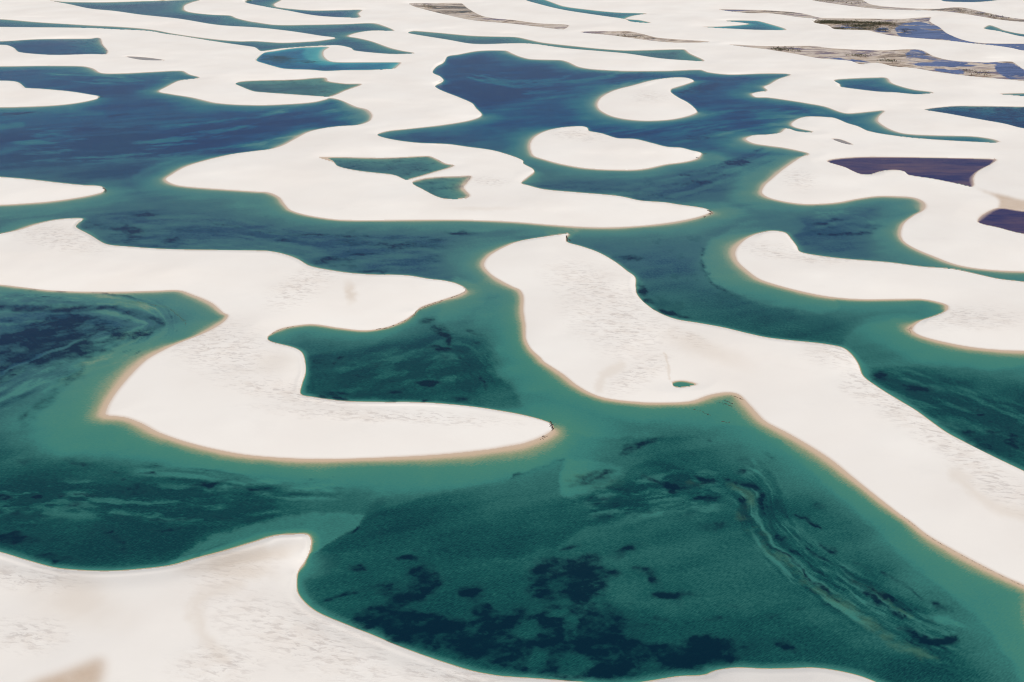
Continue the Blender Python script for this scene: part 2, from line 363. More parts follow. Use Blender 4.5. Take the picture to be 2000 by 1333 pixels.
# submerged sand shelves (paler) with a distinct outer edge
region(shelf, [(1475,425),(1450,437),(1400,465),(1375,487),(1370,507),(1377,530),(1395,552),(1437,575),(1500,597),(1587,610),(1640,598),(1600,560),(1500,530),(1470,500),(1500,470),(1560,450),(1545,430)], .75, 1)
region(shelf, [(560,1048),(575,1030),(640,1006),(690,1003),(721,1008),(700,1032),(662,1055),(622,1078),(600,1085)], 1, 0)
region(shelf, [(330,1106),(375,1070),(440,1041),(500,1019),(580,1007),(640,1002),(690,1002),(722,1008),(700,1032),(662,1055),(622,1080),(590,1090),(560,1080),(450,1100)], .85, 1)
region(shelf, [(60,860),(90,780),(170,690),(270,650),(400,620),(450,660),(500,800),(1060,800),(1110,840),(1097,892),(1040,914),(1000,927),(900,950),(820,962),(700,955),(550,935),(400,925),(250,895),(120,890)], .6, 6)
region(shelf, [(900,575),(862,600),(852,622),(885,652),(950,662),(962,690),(967,735),(1005,755),(1030,812),(1100,850),(1320,852),(1440,830),(1500,860),(1560,900),(1700,1030),(1800,1120),(1900,1200),(1950,1260),
 (1990,1320),(2010,1400),(2240,1400),(2100,1100),(1700,900),(1440,740),(1200,720),(1090,640),(1060,560),(960,545)], .62, 2)
region(shelf, [(1097,900),(1130,903),(1170,905),(1207,910),(1197,932),(1170,955),(1095,967)], .6, 1)
region(shelf, [(1640,677),(1672,640),(1700,632),(1790,620),(1830,660),(2000,690),(2000,715),(1880,722),(1750,718),(1690,715),(1660,700)], .7, 2)
region(shelf, [(1350,300),(1400,290),(1470,262),(1500,275),(1560,300),(1540,340),(1500,400),(1560,432),(1440,428),(1385,425),(1410,395),(1440,345),(1400,315)], .55, 3)
region(shelf, [(885,545),(905,548),(950,566),(925,580),(880,590)], .9, 1)
region(shelf, [(1060,455),(1112,450),(1130,455),(1118,466),(1105,475)], .8, 1)
region(shelf, [(1530,430),(1560,432),(1570,445),(1555,462),(1540,470)], .7, 1)
region(shelf, [(-60,590),(8,598),(12,607),(0,620),(-60,630)], 1.0, 1)
region(shelf, [(640,255),(700,235),(720,210),(680,200)], .5, 3)
stroke(shelf, [(0,300),(90,275),(200,262),(350,258)], 3, .5); stroke(shelf, [(260,345),(330,315),(420,290),(500,278)], 3, .5)
stroke(shelf, [(210,245),(300,240),(420,232)], 2.5, .5); stroke(shelf, [(0,250),(40,244)], 5, .8); stroke(shelf, [(140,215),(200,222)], 5, .5)
stroke(shelf, [(880,215),(950,225),(1010,205),(1100,180),(1180,165)], 7, .45)
region(shelf, [(600,94),(640,92),(630,118),(660,124),(630,130),(600,118),(590,104)], .9, 1)
bands([(1430,925),(1475,960),(1490,1010),(1530,1065),(1620,1135),(1730,1200),(1880,1262)], 58, 11, 101, .95, .8, 90)
bands([(-30,606),(200,602),(300,630),(255,665),(130,705),(-30,775)], 50, 10, 111, .9, .8, 90)
bands([(-30,985),(150,975),(330,985),(560,975)], 50, 12, 121, .6, .6, 90)
bands([(1130,985),(1230,975),(1340,960),(1420,965)], 55, 10, 131, .75, .6, 50)
bands([(250,920),(400,935),(560,955),(680,955)], 26, 9, 141, .6, .5, 90)
bands([(640,760),(800,720),(900,700),(960,760)], 60, 14, 151, .6, .4, 60)
bands([(0,290),(250,280),(450,262),(700,220)], 46, 9, 161, .5, .9, 110)
bands([(880,150),(1000,175),(1120,165),(1300,148)], 34, 8, 171, .4, .7, 90)
bands([(1150,285),(1300,262),(1450,235),(1600,225)], 30, 7, 181, .5, .7, 90)
bands([(180,455),(400,455),(650,490),(880,490)], 46, 10, 191, .7, .4, 100)
bands([(1150,380),(1300,370),(1420,335),(1520,300)], 30, 8, 201, .6, .5, 80)
bands([(1700,745),(1850,790),(2040,860)], 60, 12, 211, .7, .4, 90)
bands([(1560,440),(1650,430),(1720,440)], 34, 8, 221, .5, .5, 60)
bands([(60,145),(220,155),(350,150)], 14, 5, 231, .3, .8, 90)
# olive reef strips
for p, wd in (([(1500,1066),(1560,1118),(1620,1164),(1700,1219),(1760,1259),(1832,1290)],6), ([(1430,950),(1462,975),(1445,1000),(1470,1030),(1500,1066)],7),
 ([(1655,1120),(1710,1160),(1775,1205)],3), ([(1340,940),(1372,945)],4)):
    stroke(reef, p, wd, .8)
blob(reef, 1155, 935, 42, 16, -8, .6)
for b in ((1160,935,42,14,-10,.75),(1185,920,20,6,-10,.7),(1460,905,20,6,20,.5),(1440,870,16,5,0,.4),(1500,890,14,4,20,.5),(1345,880,14,3,20,.5),(1600,990,18,8,30,.5),(1560,1050,20,8,30,.5),
 (1180,1010,34,7,0,.6),(1240,1000,44,7,-5,.6),(1390,1025,36,11,0,.75),(1350,1005,26,9,0,.6),(1480,1045,26,12,40,.7),(1520,1050,18,8,30,.6),(1620,1070,26,6,35,.7),(1680,1100,26,6,35,.6),
 (1500,1200,14,5,0,.6),(1430,1180,26,4,0,.6),(1300,1210,20,7,0,.7),(1400,1205,18,5,0,.6),(1560,1190,16,4,0,.5),(1850,1190,14,6,30,.6),(1822,1215,14,6,20,.6),(1790,1250,30,5,10,.6),
 (175,440,40,8,10,.6),(235,470,34,6,5,.6),(270,455,30,6,0,.6),(450,440,40,3,10,.6),(640,515,60,4,5,.7),(700,470,40,3,0,.5),(860,470,30,4,0,.5),(560,470,30,4,0,.5),
 (930,650,20,5,20,.6),(870,640,16,7,40,.6),(910,690,40,4,5,.7),(750,715,50,6,0,.5),(700,735,24,4,0,.5),(870,700,20,12,30,.6),(900,780,24,5,0,.6),(820,750,20,4,0,.5),(650,770,40,4,0,.8),(770,768,16,5,0,.7),
 (1800,760,60,8,10,.6),(1760,770,24,6,30,.6),(1900,800,60,10,10,.6),(1850,830,40,8,20,.7),(1980,840,40,14,10,.8),(1940,880,40,16,20,.8),(1700,445,40,4,0,.5),(1630,430,30,4,0,.6),(1380,340,40,5,0,.6),
 (1050,365,0.1,.1,0,.1),(1200,372,60,5,5,.5),(1290,385,50,5,5,.5),(1340,360,30,7,0,.7),(1400,345,30,4,-10,.6),(1240,265,60,4,0,.5),(1350,270,60,4,0,.5),(1420,255,40,3,0,.5),(1080,215,40,3,0,.4),
 (60,1010,80,8,5,.6),(330,1035,40,4,-5,.5),(380,990,60,4,-5,.6),(160,990,60,6,0,.5),(250,1010,40,5,0,.5),(480,985,60,5,0,.5),(150,905,30,5,10,.6),(240,930,60,4,10,.5),(60,900,40,5,0,.5)):
    blob(weed, *b)
stroke(weed, [(1372,487),(1376,520),(1395,556),(1440,582)], 3.5, .6); stroke(weed, [(1000,930),(1040,916),(1096,896)], 3, .55); stroke(weed, [(722,1010),(700,1036),(662,1058),(628,1078)], 2.5, .6)
stroke(weed, [(350,1092),(400,1075),(440,1060)], 2, .6); stroke(weed, [(300,1020),(400,1012),(520,1018)], 2, .5); stroke(weed, [(160,718),(125,745),(88,785),(40,820)], 8, .6)
stroke(weed, [(60,940),(200,935),(330,965),(500,960)], 6, .45)
stroke(reef, [(225,590),(270,592),(335,605),(362,632)], 1.6, .9, warp=False)
# deeper water
blob(weed, 548, 116, 34, 7, 5, .75); blob(weed, 590, 120, 30, 4, 0, .5)
region(deep, [(1000,930),(1040,917),(1097,895),(1093,965),(1150,968),(1200,932),(1260,897),(1330,912),(1395,938),(1330,955),(1280,990),(1180,1020),(1000,1090),(800,1080),(640,1080),(700,1035),(740,1000),(860,965)], .85, 2)
region(deep, [(-60,860),(60,880),(200,905),(300,925),(420,940),(600,965),(560,1000),(440,1030),(330,1095),(200,1112),(100,1105),(-60,1060)], .9, 8)
region(deep, [(600,700),(700,690),(830,625),(880,665),(955,690),(962,735),(1000,760),(1010,800),(800,782),(600,768)], .7, 2)
region(deep, [(1700,730),(1800,740),(2000,760),(2000,920),(1880,855),(1760,775)], .95, 4)
region(deep, [(150,436),(250,440),(420,455),(560,470),(640,515),(900,545),(860,500),(900,470),(800,445),(600,440),(420,420),(250,410)], .6, 6)
region(deep, [(600,1080),(680,1060),(900,1080),(1050,1120),(1300,1200),(1500,1200),(1700,1270),(1890,1290),(1930,1340),(1500,1330),(1100,1340),(900,1300),(620,1190)], .6, 5)
region(deep, [(870,112),(1000,110),(1130,140),(1300,145),(1180,165),(1020,200),(960,215),(870,175)], .8, 3)
region(deep, [(-60,270),(150,240),(450,240),(600,225),(640,235),(500,285),(330,330),(250,355),(0,335),(-60,320)], .8, 5)
region(deep, [(1115,462),(1350,470),(1400,450),(1370,485),(1365,520),(1390,560),(1500,605),(1640,625),(1640,670),(1400,630),(1260,590),(1245,530)], .3, 5)
region(deep, [(1560,420),(1700,400),(1715,420),(1695,470),(1700,505),(1570,485),(1555,460)], .7, 3)
# sand: windblown rough ground, tan stains, wet flats
for b in ((1200,620,95,55,38),(1150,560,70,34,20),(1330,655,50,12,18),(430,680,90,46,20),(560,765,120,20,12),(760,812,200,12,3),(600,1250,170,50,22),(450,1110,70,30,-10),
 (870,1318,110,16,10),(420,1300,70,34,0),(60,1130,90,20,5),(1130,265,46,9,5),(1270,190,30,10,0),(1512,490,48,12,5),(1600,508,50,6,5),(120,465,80,20,10),(590,560,60,24,-30),
 (1560,350,30,16,10),(1640,690,60,20,0),(60,1240,60,30,0),(960,355,30,8,0),(1250,730,60,20,-30),(1900,620,80,20,0)):
    blob(rough, *b)
stroke(rough, [(1665,745),(1760,800),(1860,872),(1950,950),(2050,1010)], 20, 1, .7)
for b in ((1330,400,60,6,3,.12),(683,572,9,20,-8,.7),(470,1092,95,16,-12,.85),(465,1115,60,18,0,.6),(150,1170,60,40,0,.5),(1375,680,80,16,20,.35),(150,1180,90,40,10,.35),(540,705,40,18,0,.3),(1715,95,0.1,.1,0,.1),(940,410,60,4,0,.25)):
    blob(tan, *b)
stroke(tan, [(470,1140),(390,1165),(385,1215),(425,1285)], 9, .4, 1.4)
stroke(tan, [(1215,715),(1180,735),(1168,760)], 7, .4, .8); stroke(tan, [(1303,690),(1304,715),(1312,742)], 2, .6, .8)
stroke(tan, [(1870,930),(1930,985),(2000,1010)], 9, .4, 1)
region(flat, [(55,1338),(125,1311),(170,1294),(198,1284),(204,1290),(203,1310),(195,1345),(190,1390),(20,1390)], .9, 5, False)
region(flat, [(1899,362),(1925,374),(1962,382),(2000,391),(2240,405),(2240,422),(2000,414),(1950,408),(1953,395),(1945,385),(1920,374)], .85, 1, False)
region(flat, [(622,307),(650,309),(655,317),(648,316)], 1.0, 0, False)
for nm in ('P5', 'P16'): mud[body == water_ids[nm]] = .55
for nm in ('P17', 'P18'): mud[body == water_ids[nm]] = .3
marsh = np.zeros((NV, NU))
for nm in ('M1', 'M2', 'M3', 'M4', 'M8'): marsh[body == water_ids[nm]] = 1
pool = np.zeros((NV, NU))                                       # open water within the marshes
region(pool, [(1752,50),(1790,44),(1830,52),(1860,66),(1900,82),(2010,84),(2240,88),(2240,112),(2000,101),(1930,90),(1850,80),(1760,73),(1748,62)], 1, 1)
region(pool, [(1770,102),(1795,98),(1825,112),(1870,120),(1960,123),(1900,130),(1790,129),(1765,115)], .9, 1)
region(pool, [(1940,130),(1970,122),(2000,134),(2240,140),(2240,166),(2000,160),(1965,154)], .9, 1)
region(pool, [(1590,112),(1650,115),(1700,118),(1700,124),(1660,122)], .9, 1); region(pool, [(1820,134),(1880,138),(1880,146),(1830,141)], .9, 1)
blob(pool, 1724, 58, 12, 5, 0, .9); blob(pool, 1640, 52, 60, 2.5, 3, .6)
pool = pool*.8 - .55*sstep(.25, .6, fnoise(X0/30 + Y0/90, Y0/16, 67, 4, .6)) + .5*fnoise(X0/45 + Y0/200, Y0/45, 61, 5, .65)*(pool > .03)
_D = np.hypot(X0, Y0)
cool = .55*sstep(620, 980, _D - X0*.25) + .45*sstep(980, 1350, _D)                       # bluer lagoons inland
cool = np.clip(cool + .3*np.minimum(cool, .5)*fnoise(X0/150, Y0/150, 5, 3), 0, 1)
cool[body == water_ids['P3']] *= .25; cool[body == water_ids['P7']] *= .6; cool[body == water_ids['P2']] = -1; cool[body == water_ids['P9']] = -.5; cool[body == water_ids['P10']] = -.7
cool[body == water_ids['P19']] = .45; cool[body == water_ids['P20']] = .5; weed[body == water_ids['P19']] = .4; weed[body == water_ids['P20']] = .45; weed[body == water_ids['P3']] = .2; weed[body == water_ids['P15']] = .75; weed[body == water_ids['P4']] = .5; cool[body == water_ids['P1']] = cool[body == water_ids['P1']]*.8

# ---------------------------------------------------------------- relief
und = fnoise(X0/85, Y0/85, 3, 3)
fine = fnoise(X0/9, Y0/13, 7, 3)
HC = 7.5
h = HC * (1 - np.exp(-rise / HC))
hb = blur(h, 7, 5, 3)
bl = sstep(0.4, 2.2, rise)
h = h*(1-bl) + hb*bl
h = h + (und*1.3 + fine*0.06) * sstep(0.3, 3.0, rise)
h = np.maximum(h, np.minimum(rise, 0.25)); h[snap] = 0
depth = 4.0 * (1 - np.exp(-rise / 4.0))
Z = np.where(is_water, -depth - 0.002, h + 0.002)
Z[snap] = -0.03
# a surveyed point seen at height z lies nearer than its reading on the water plane
kz = (H - np.maximum(Z, 0)) / H
X = X0 * kz; Y = Y0 * kz

# water tone: 0 shore .. 1 deep, from the depth profile, the shelves and the deeps
n_big = fnoise(X0/55, Y0/80, 31, 4); n_sm = fnoise(X0/11, Y0/16, 37, 4)
rise = np.where(body == water_ids['P21'], rise*4, rise)
tone = 1 - np.exp(-rise / 0.62)
dd = 0.56 + 0.20*sstep(1.2, 3.2, rise + .5*n_big)
dd = dd - 0.23*shelf + 0.17*deep*(1-shelf*.8) + 0.05*n_big + 0.035*n_sm
tone = np.clip(tone, 0, 1) * dd
weed = np.clip(weed, 0, 1.4)
cr_, sr_ = math.cos(.35), math.sin(.35)
XR = X0*cr_ + Y0*sr_; YR = -X0*sr_ + Y0*cr_
wn = fnoise(XR/22, YR/17, 41, 6, .68)
streak = fnoise(XR/70, YR/15, 53, 5, .6)
wf = fnoise(XR/9, YR/6, 91, 5, .72)
wq = weed*.92 + (.44*wn + .44*wf)*(weed > .02)
weedf = .92*sstep(.10, 1.12, wq)**1.0 * np.clip(.86 + .35*wf, .4, 1) + .18*sstep(.1, .9, weed) * sstep(.25, 1.2, rise)
scat = sstep(.55, .85, fnoise(X0/17, Y0/30, 47, 5, .62) + .35*fnoise(X0/120, Y0/160, 48, 2)) * sstep(1.0, 2.2, rise) * (1-shelf*.9)
weedf = np.clip(np.maximum(weedf, scat*.35), 0, 1)
far_st = fnoise(XR/170, YR/38, 97, 6, .7)*sstep(600, 1000, _D)
tone = np.clip(tone + .30*layer*sstep(.4, 1.5, rise) + .07*fnoise(XR/50, YR/9, 301, 5, .7)*sstep(500, 900, _D)*sstep(.6, 2, rise) + .16*far_st*sstep(1.0, 2.5, rise) + .10*streak*sstep(.5, 2., rise)*(1-shelf*.6) + .03*wn*sstep(.5, 2., rise), 0, 1)
reeff = reef * sstep(-.5, .6, wf) * .5

# ---------------------------------------------------------------- materials
def new_mat(name):
    m = bpy.data.materials.new(name); m.use_nodes = True
    n = m.node_tree; b = n.nodes['Principled BSDF']; return m, n, b
def lin(*c):
    return tuple(((x/255+.055)/1.055)**2.4 if x > 10 else x/255/12.92 for x in c) + (1,)
def attr(n, name):
    a = n.nodes.new('ShaderNodeAttribute'); a.attribute_name = name; return a.outputs['Fac']
def mix(n, f, a, b, mode='MIX'):
    m = n.nodes.new('ShaderNodeMix'); m.data_type = 'RGBA'; m.blend_type = mode
    for s, v in ((m.inputs[0], f), (m.inputs[6], a), (m.inputs[7], b)):
        if hasattr(v, 'is_output'): n.links.new(v, s)
        else: s.default_value = v
    return m.outputs[2]
def mth(n, op, a, b=0.0, clamp=False):
    m = n.nodes.new('ShaderNodeMath'); m.operation = op; m.use_clamp = clamp
    for s, v in ((m.inputs[0], a), (m.inputs[1], b)):
        if hasattr(v, 'is_output'): n.links.new(v, s)
        else: s.default_value = v
    return m.outputs[0]
def noise(n, scale, detail=4, rough=.55, stretch=(1, 1, 1), rot=0, dist=0):
    g = n.nodes.new('ShaderNodeNewGeometry'); mp = n.nodes.new('ShaderNodeMapping')
    m0 = n.nodes.new('ShaderNodeMapping'); m0.inputs['Rotation'].default_value = (0, 0, rot)
    n.links.new(g.outputs['Position'], m0.inputs['Vector']); n.links.new(m0.outputs[0], mp.inputs['Vector'])
    mp.inputs['Scale'].default_value = stretch
    t = n.nodes.new('ShaderNodeTexNoise'); t.inputs['Scale'].default_value = scale
    t.inputs['Detail'].default_value = detail; t.inputs['Roughness'].default_value = rough; t.inputs['Distortion'].default_value = dist
    n.links.new(mp.outputs[0], t.inputs['Vector']); return t.outputs['Fac']
def ramp(n, f, stops):
    r = n.nodes.new('ShaderNodeValToRGB'); e = r.color_ramp.elements
    while len(e) > 1: e.remove(e[-1])
    e[0].position = stops[0][0]; e[0].color = stops[0][1]
    for p, c in stops[1:]:
        q = e.new(p); q.color = c
    n.links.new(f, r.inputs[0]); return r.outputs[0]
def maprange(n, f, a, b, c=0., d=1.):
    m = n.nodes.new('ShaderNodeMapRange'); n.links.new(f, m.inputs[0])
    for i, v in enumerate((a, b, c, d)): m.inputs[i+1].default_value = v
    return m.outputs[0]

# --- sand
m_sand, n, b = new_mat('quartz_sand')
base = ramp(n, noise(n, .012, 4, .5), [(.3, (.845, .782, .70, 1)), (.7, (.89, .84, .76, 1))])
rg = attr(n, 'rough')
r1 = noise(n, .17, 6, .66, (1, 2.6, 1), math.radians(12), .4)
r1m = maprange(n, r1, .50, .61)
speck = mth(n, 'MULTIPLY', r1m, rg, True)
base = mix(n, mth(n, 'MULTIPLY', speck, .58), base, (.54, .48, .43, 1))
r2 = maprange(n, noise(n, .07, 6, .65, (1, 1.6, 1), .3, .8), .46, .62)
base = mix(n, mth(n, 'MULTIPLY', mth(n, 'MULTIPLY', r2, rg, True), .22), base, (.66, .55, .45, 1))
faint = maprange(n, noise(n, .03, 8, .7, (1, 1.5, 1), .4), .56, .75)
base = mix(n, mth(n, 'MULTIPLY', faint, .10), base, (.62, .57, .53, 1))
base = mix(n, attr(n, 'tan'), base, (.70, .60, .49, 1))
fl = mth(n, 'MULTIPLY', attr(n, 'flat'), maprange(n, noise(n, .2, 5), .1, .8, .8, 1.), True)
base = mix(n, fl, base, mix(n, noise(n, .5, 6, .7), (.60, .45, .32, 1), (.50, .37, .26, 1)))
base = mix(n, attr(n, 'wet'), base, (.63, .50, .39, 1))
n.links.new(base, b.inputs['Base Color'])
b.inputs['Roughness'].default_value = .95; b.inputs['Specular IOR Level'].default_value = .15
bp = n.nodes.new('ShaderNodeBump'); bp.inputs['Distance'].default_value = .9
hgt = mth(n, 'MULTIPLY', r1, mth(n, 'ADD', mth(n, 'MULTIPLY', rg, .9), .06))
n.links.new(hgt, bp.inputs['Height']); bp.inputs['Strength'].default_value = .35
n.links.new(bp.outputs[0], b.inputs['Normal'])

# --- lagoon water
m_water, n, b = new_mat('lagoon_water')
tn = attr(n, 'tone')
grain = noise(n, .35, 5, .65, (1, 1.8, 1), math.radians(25))
wv = noise(n, .42, 3, .6, (1, 4.2, 1), math.radians(-38))
tn = mth(n, 'ADD', tn, mth(n, 'MULTIPLY', mth(n, 'SUBTRACT', wv, .5), mth(n, 'MULTIPLY', tn, .8)), True)  # light and dark of the ripples put into the colour tone, besides the bump
tn2 = mth(n, 'ADD', tn, mth(n, 'MULTIPLY', mth(n, 'SUBTRACT', grain, .5), mth(n, 'MULTIPLY', tn, .3)), True)
green = ramp(n, tn2, [(0, lin(208,184,160)), (.08, lin(202,178,148)), (.16, lin(136,150,116)), (.25, lin(72,132,112)), (.44, lin(58,124,114)), (.60, lin(50,106,99)), (.80, lin(24,82,79)), (1, lin(12,56,62))])
blue = ramp(n, tn2, [(0, lin(208,188,168)), (.07, lin(180,172,150)), (.16, lin(118,146,130)), (.28, lin(78,126,124)), (.46, lin(34,102,116)), (.62, lin(22,82,112)), (.80, lin(20,62,104)), (1, lin(18,44,88))])
midc = ramp(n, tn2, [(0, lin(208,186,164)), (.09, lin(196,178,150)), (.17, lin(132,150,124)), (.28, lin(88,132,116)), (.44, lin(72,124,118)), (.60, lin(62,106,108)), (.80, lin(54,94,104)), (1, lin(32,66,92))])
cl = attr(n, 'cool')
col = mix(n, maprange(n, cl, .0, .28), green, midc)
col = mix(n, maprange(n, cl, .5, 1.), col, blue)
col = mix(n, attr(n, 'reef'), col, lin(78,112,86))
wcol = mix(n, maprange(n, attr(n, 'weed'), .35, .95), lin(22,68,70), lin(6,34,50))
wcol = mix(n, maprange(n, cl, .1, 1.), wcol, mix(n, maprange(n, attr(n, 'weed'), .35, .95), lin(22,60,98), lin(20,40,84)))
turq = ramp(n, tn2, [(0, lin(208,186,164)), (.1, lin(150,180,165)), (.22, lin(70,160,160)), (.42, lin(28,122,142)), (.62, lin(20,96,128)), (1, lin(20,62,104))])
col = mix(n, maprange(n, cl, 0., -1.), col, turq)
wd_ = attr(n, 'weed')
col = mix(n, mth(n, 'MULTIPLY', wd_, .95, True), col, wcol)
# peat-stained pools
md = attr(n, 'mud')
mudc = mix(n, maprange(n, noise(n, .012, 7, .7, (.5, 2.2, 1)), .38, .64), lin(34,36,88), lin(104,80,92))
col = mix(n, maprange(n, md, .05, .3), col, mix(n, maprange(n, tn, .02, .16), lin(190,165,150), mudc))
col = mix(n, maprange(n, md, .4, .55), col, lin(150,142,134))
# marsh flats
ms = attr(n, 'marsh')
s1 = noise(n, .012, 9, .72, (.45, 1.3, 1), -.15, 1.5)
mc = ramp(n, s1, [(.36, lin(56,50,34)), (.43, lin(120,92,66)), (.47, lin(196,170,142)), (.52, lin(224,206,186)), (.56, lin(150,122,108)), (.61, lin(104,90,112)), (.75, lin(80,84,140))])
mc = mix(n, maprange(n, attr(n, 'pool'), .35, .65), mc, mix(n, maprange(n, noise(n, .02, 6, .7, (.5, 1.5, 1)), .4, .6), lin(58,72,118), lin(92,106,150)))
col = mix(n, maprange(n, ms, .25, .8), col, mc)
n.links.new(col, b.inputs['Base Color'])
b.inputs['Roughness'].default_value = .22; b.inputs['IOR'].default_value = 1.33; b.inputs['Specular IOR Level'].default_value = .14
bp = n.nodes.new('ShaderNodeBump'); bp.inputs['Distance'].default_value = .25; bp.inputs['Strength'].default_value = .5
n.links.new(wv, bp.inputs['Height']); n.links.new(bp.outputs[0], b.inputs['Normal'])

m_bed, n, b = new_mat('lake_bed_sand')
n.links.new(ramp(n, noise(n, .05, 5), [(.3, (.42, .36, .27, 1)), (.7, (.55, .48, .38, 1))]), b.inputs['Base Color'])
b.inputs['Roughness'].default_value = .9
m_deb, n, b = new_mat('dead_plant_litter')
n.links.new(ramp(n, noise(n, 1.5, 4), [(.3, (.02, .014, .01, 1)), (.7, (.09, .06, .045, 1))]), b.inputs['Base Color'])
b.inputs['Roughness'].default_value = .95
m_scrub, n, b = new_mat('scrub_leaves')
n.links.new(ramp(n, noise(n, .3, 4), [(.3, (.035, .04, .02, 1)), (.7, (.11, .10, .05, 1))]), b.inputs['Base Color'])
b.inputs['Roughness'].default_value = .9

# ---------------------------------------------------------------- meshes
def mesh_from_cells(name, cells, Xa, Ya, Za, mat, attrs, kind='structure', label=None, cat=None):
    """cells: boolean (NV-1, NU-1)"""
    j, i = np.nonzero(cells)
    if len(j) == 0: return None
    a = j*NU + i
    quads = np.stack([a, a+NU, a+NU+1, a+1], 1)      # rows run towards the viewer: counter-clockwise from above
    used, inv = np.unique(quads, return_inverse=True)
    me = bpy.data.meshes.new(name)
    co = np.stack([Xa.ravel()[used], Ya.ravel()[used], Za.ravel()[used]], 1).astype(np.float32)
    me.vertices.add(len(used)); me.vertices.foreach_set('co', co.ravel())
    nq = len(quads)
    me.loops.add(nq*4); me.loops.foreach_set('vertex_index', inv.ravel().astype(np.int32))
    me.polygons.add(nq); me.polygons.foreach_set('loop_start', (np.arange(nq)*4).astype(np.int32))
    me.update(calc_edges=True)
    me.polygons.foreach_set('use_smooth', np.ones(nq, bool))
    for an, F in attrs.items():
        at = me.attributes.new(an, 'FLOAT', 'POINT'); at.data.foreach_set('value', F.ravel()[used].astype(np.float32))
    me.materials.append(mat)
    o = bpy.data.objects.new(name, me); scene.collection.objects.link(o)
    if kind: o['kind'] = kind
    if label: o['label'] = label
    if cat: o['category'] = cat
    return o

c4 = lambda F: (F[:-1, :-1], F[1:, :-1], F[1:, 1:], F[:-1, 1:])
mx = lambda F: np.maximum.reduce(c4(F)); mn = lambda F: np.minimum.reduce(c4(F))
bs = np.where(snap & is_water, -99, body); bs = np.where(snap & ~is_water, -99, bs)
bw = np.where(snap, 99, body)
bmax = mx(bs); bmin = mn(bw)
allsnap = mn(snap.astype(int)) == 1; bmaj = mx(body); bmj2 = mn(body)
bmax = np.where(allsnap, np.where(bodyc >= 0, bodyc, -98), bmax)
bmin = np.where(allsnap, np.where(bodyc < 0, bodyc, 99), bmin)
wet = np.where(is_water, 1, np.exp(-(rise/.07)**2)) * np.where(is_water, 1, sstep(.35, .10, steep)*.75 + .0)
wet = np.clip(wet, 0, 1)
sand_attr = dict(rough=rough, tan=tan, flat=flat, wet=wet)
SAND_LABEL = {
 'T': ('sand_sheet', 'vast white sand sheet with many lagoons spreading across the far distance', 'sand'),
 'A': ('dune', 'small low white sand spit at the left edge in the distant lagoon', 'dune'),
 'B': ('dune', 'white pointed sand spit entering from the left between two lagoons', 'dune'),
 'C': ('dune', 'large S-shaped white dune curling round the dark central lagoon', 'dune'),
 'G': ('dune', 'long white dune running from the centre down to the right edge with a tiny pool', 'dune'),
 'H': ('dune', 'hooked white dune with rounded tip coming in from the right edge', 'dune'),
 'E': ('dune', 'comma-shaped white sand island in the far blue lagoon', 'dune'),
 'F': ('dune', 'oval white sand island with faint ripple marks below the comma-shaped one', 'dune'),
 'K': ('dune', 'foreground white dune with streaky surface and a tan wet hollow', 'dune')}
for nm, idx in sand_ids.items():
    cells = (bmax == idx)
    t = SAND_LABEL[nm]
    mesh_from_cells(t[0], cells, X, Y, Z, m_sand, sand_attr, 'structure', t[1], t[2])
mesh_from_cells('lake_bed', (bmax < 0), X, Y, Z, m_bed, {}, 'structure')
WATER_LABEL = {
 'W': 'great winding teal lagoon that surrounds the dunes from foreground to middle',
 'P1': 'thin blue braided lagoon near the top left corner', 'P2': 'bright turquoise lagoon with a dark blue corner in the upper left',
 'P3': 'small green lens-shaped lagoon above the left-hand bay', 'P4': 'dark blue oblong pool at the upper left edge',
 'P5': 'grey sliver of damp ground right of the dark oblong pool', 'P6': 'short blue lagoon cut by the top edge, left of centre',
 'P7': 'long thin green-grey lagoon above the big blue lagoon', 'P9': 'narrow pale blue lagoon at the top centre',
 'P10': 'tiny turquoise pool in the far distance right of centre', 'P11': 'violet-blue lake at the top right corner',
 'P12': 'thin grey-blue creek at the far right edge', 'P13': 'small blue kite-shaped pool with green rim, upper right',
 'P14': 'thin green sliver of water at the right edge', 'P15': 'long deep blue lagoon at the right edge',
 'P16': 'tiny grey damp streak on the sand right of the twin inlets', 'P17': 'purple-brown peaty lagoon with pale bars',
 'P18': 'purple peaty pool cut by the right edge beside damp tan flat', 'P19': 'triangular teal pool enclosed in the middle dune',
 'P20': 'small dark teal pool just below the triangular one', 'P21': 'tiny green pool on the long right-hand dune',
 'M1': 'thin brown marsh streak in the far middle', 'M2': 'marsh flat with dark vegetation and blue water at upper right',
 'M3': 'long brown and violet marsh flat at upper right', 'M4': 'narrow brown marsh strip at the far top right', 'M8': 'brown streaked marsh flat at the top centre'}
wat_attr = dict(tone=tone, weed=weedf, cool=cool, reef=reeff, mud=mud, marsh=marsh, pool=pool)
Zw = np.zeros_like(Z)
for nm, idx in water_ids.items():
    name = 'marsh' if nm[0] == 'M' else ('water' if nm == 'W' else 'lagoon')
    mesh_from_cells(name, bmin == idx, X0, Y0, Zw, m_water, wat_attr, 'structure', WATER_LABEL[nm], 'marsh' if nm[0] == 'M' else 'lagoon')

# surrounding plain to the horizon, just below the surveyed ground
me = bpy.data.meshes.new('ground'); R = 60000
me.from_pydata([(-R, -R, -6), (R, -R, -6), (R, R, -6), (-R, R, -6)], [], [(0, 1, 2, 3)])
me.materials.append(m_sand); o = bpy.data.objects.new('ground', me); scene.collection.objects.link(o); o['kind'] = 'structure'

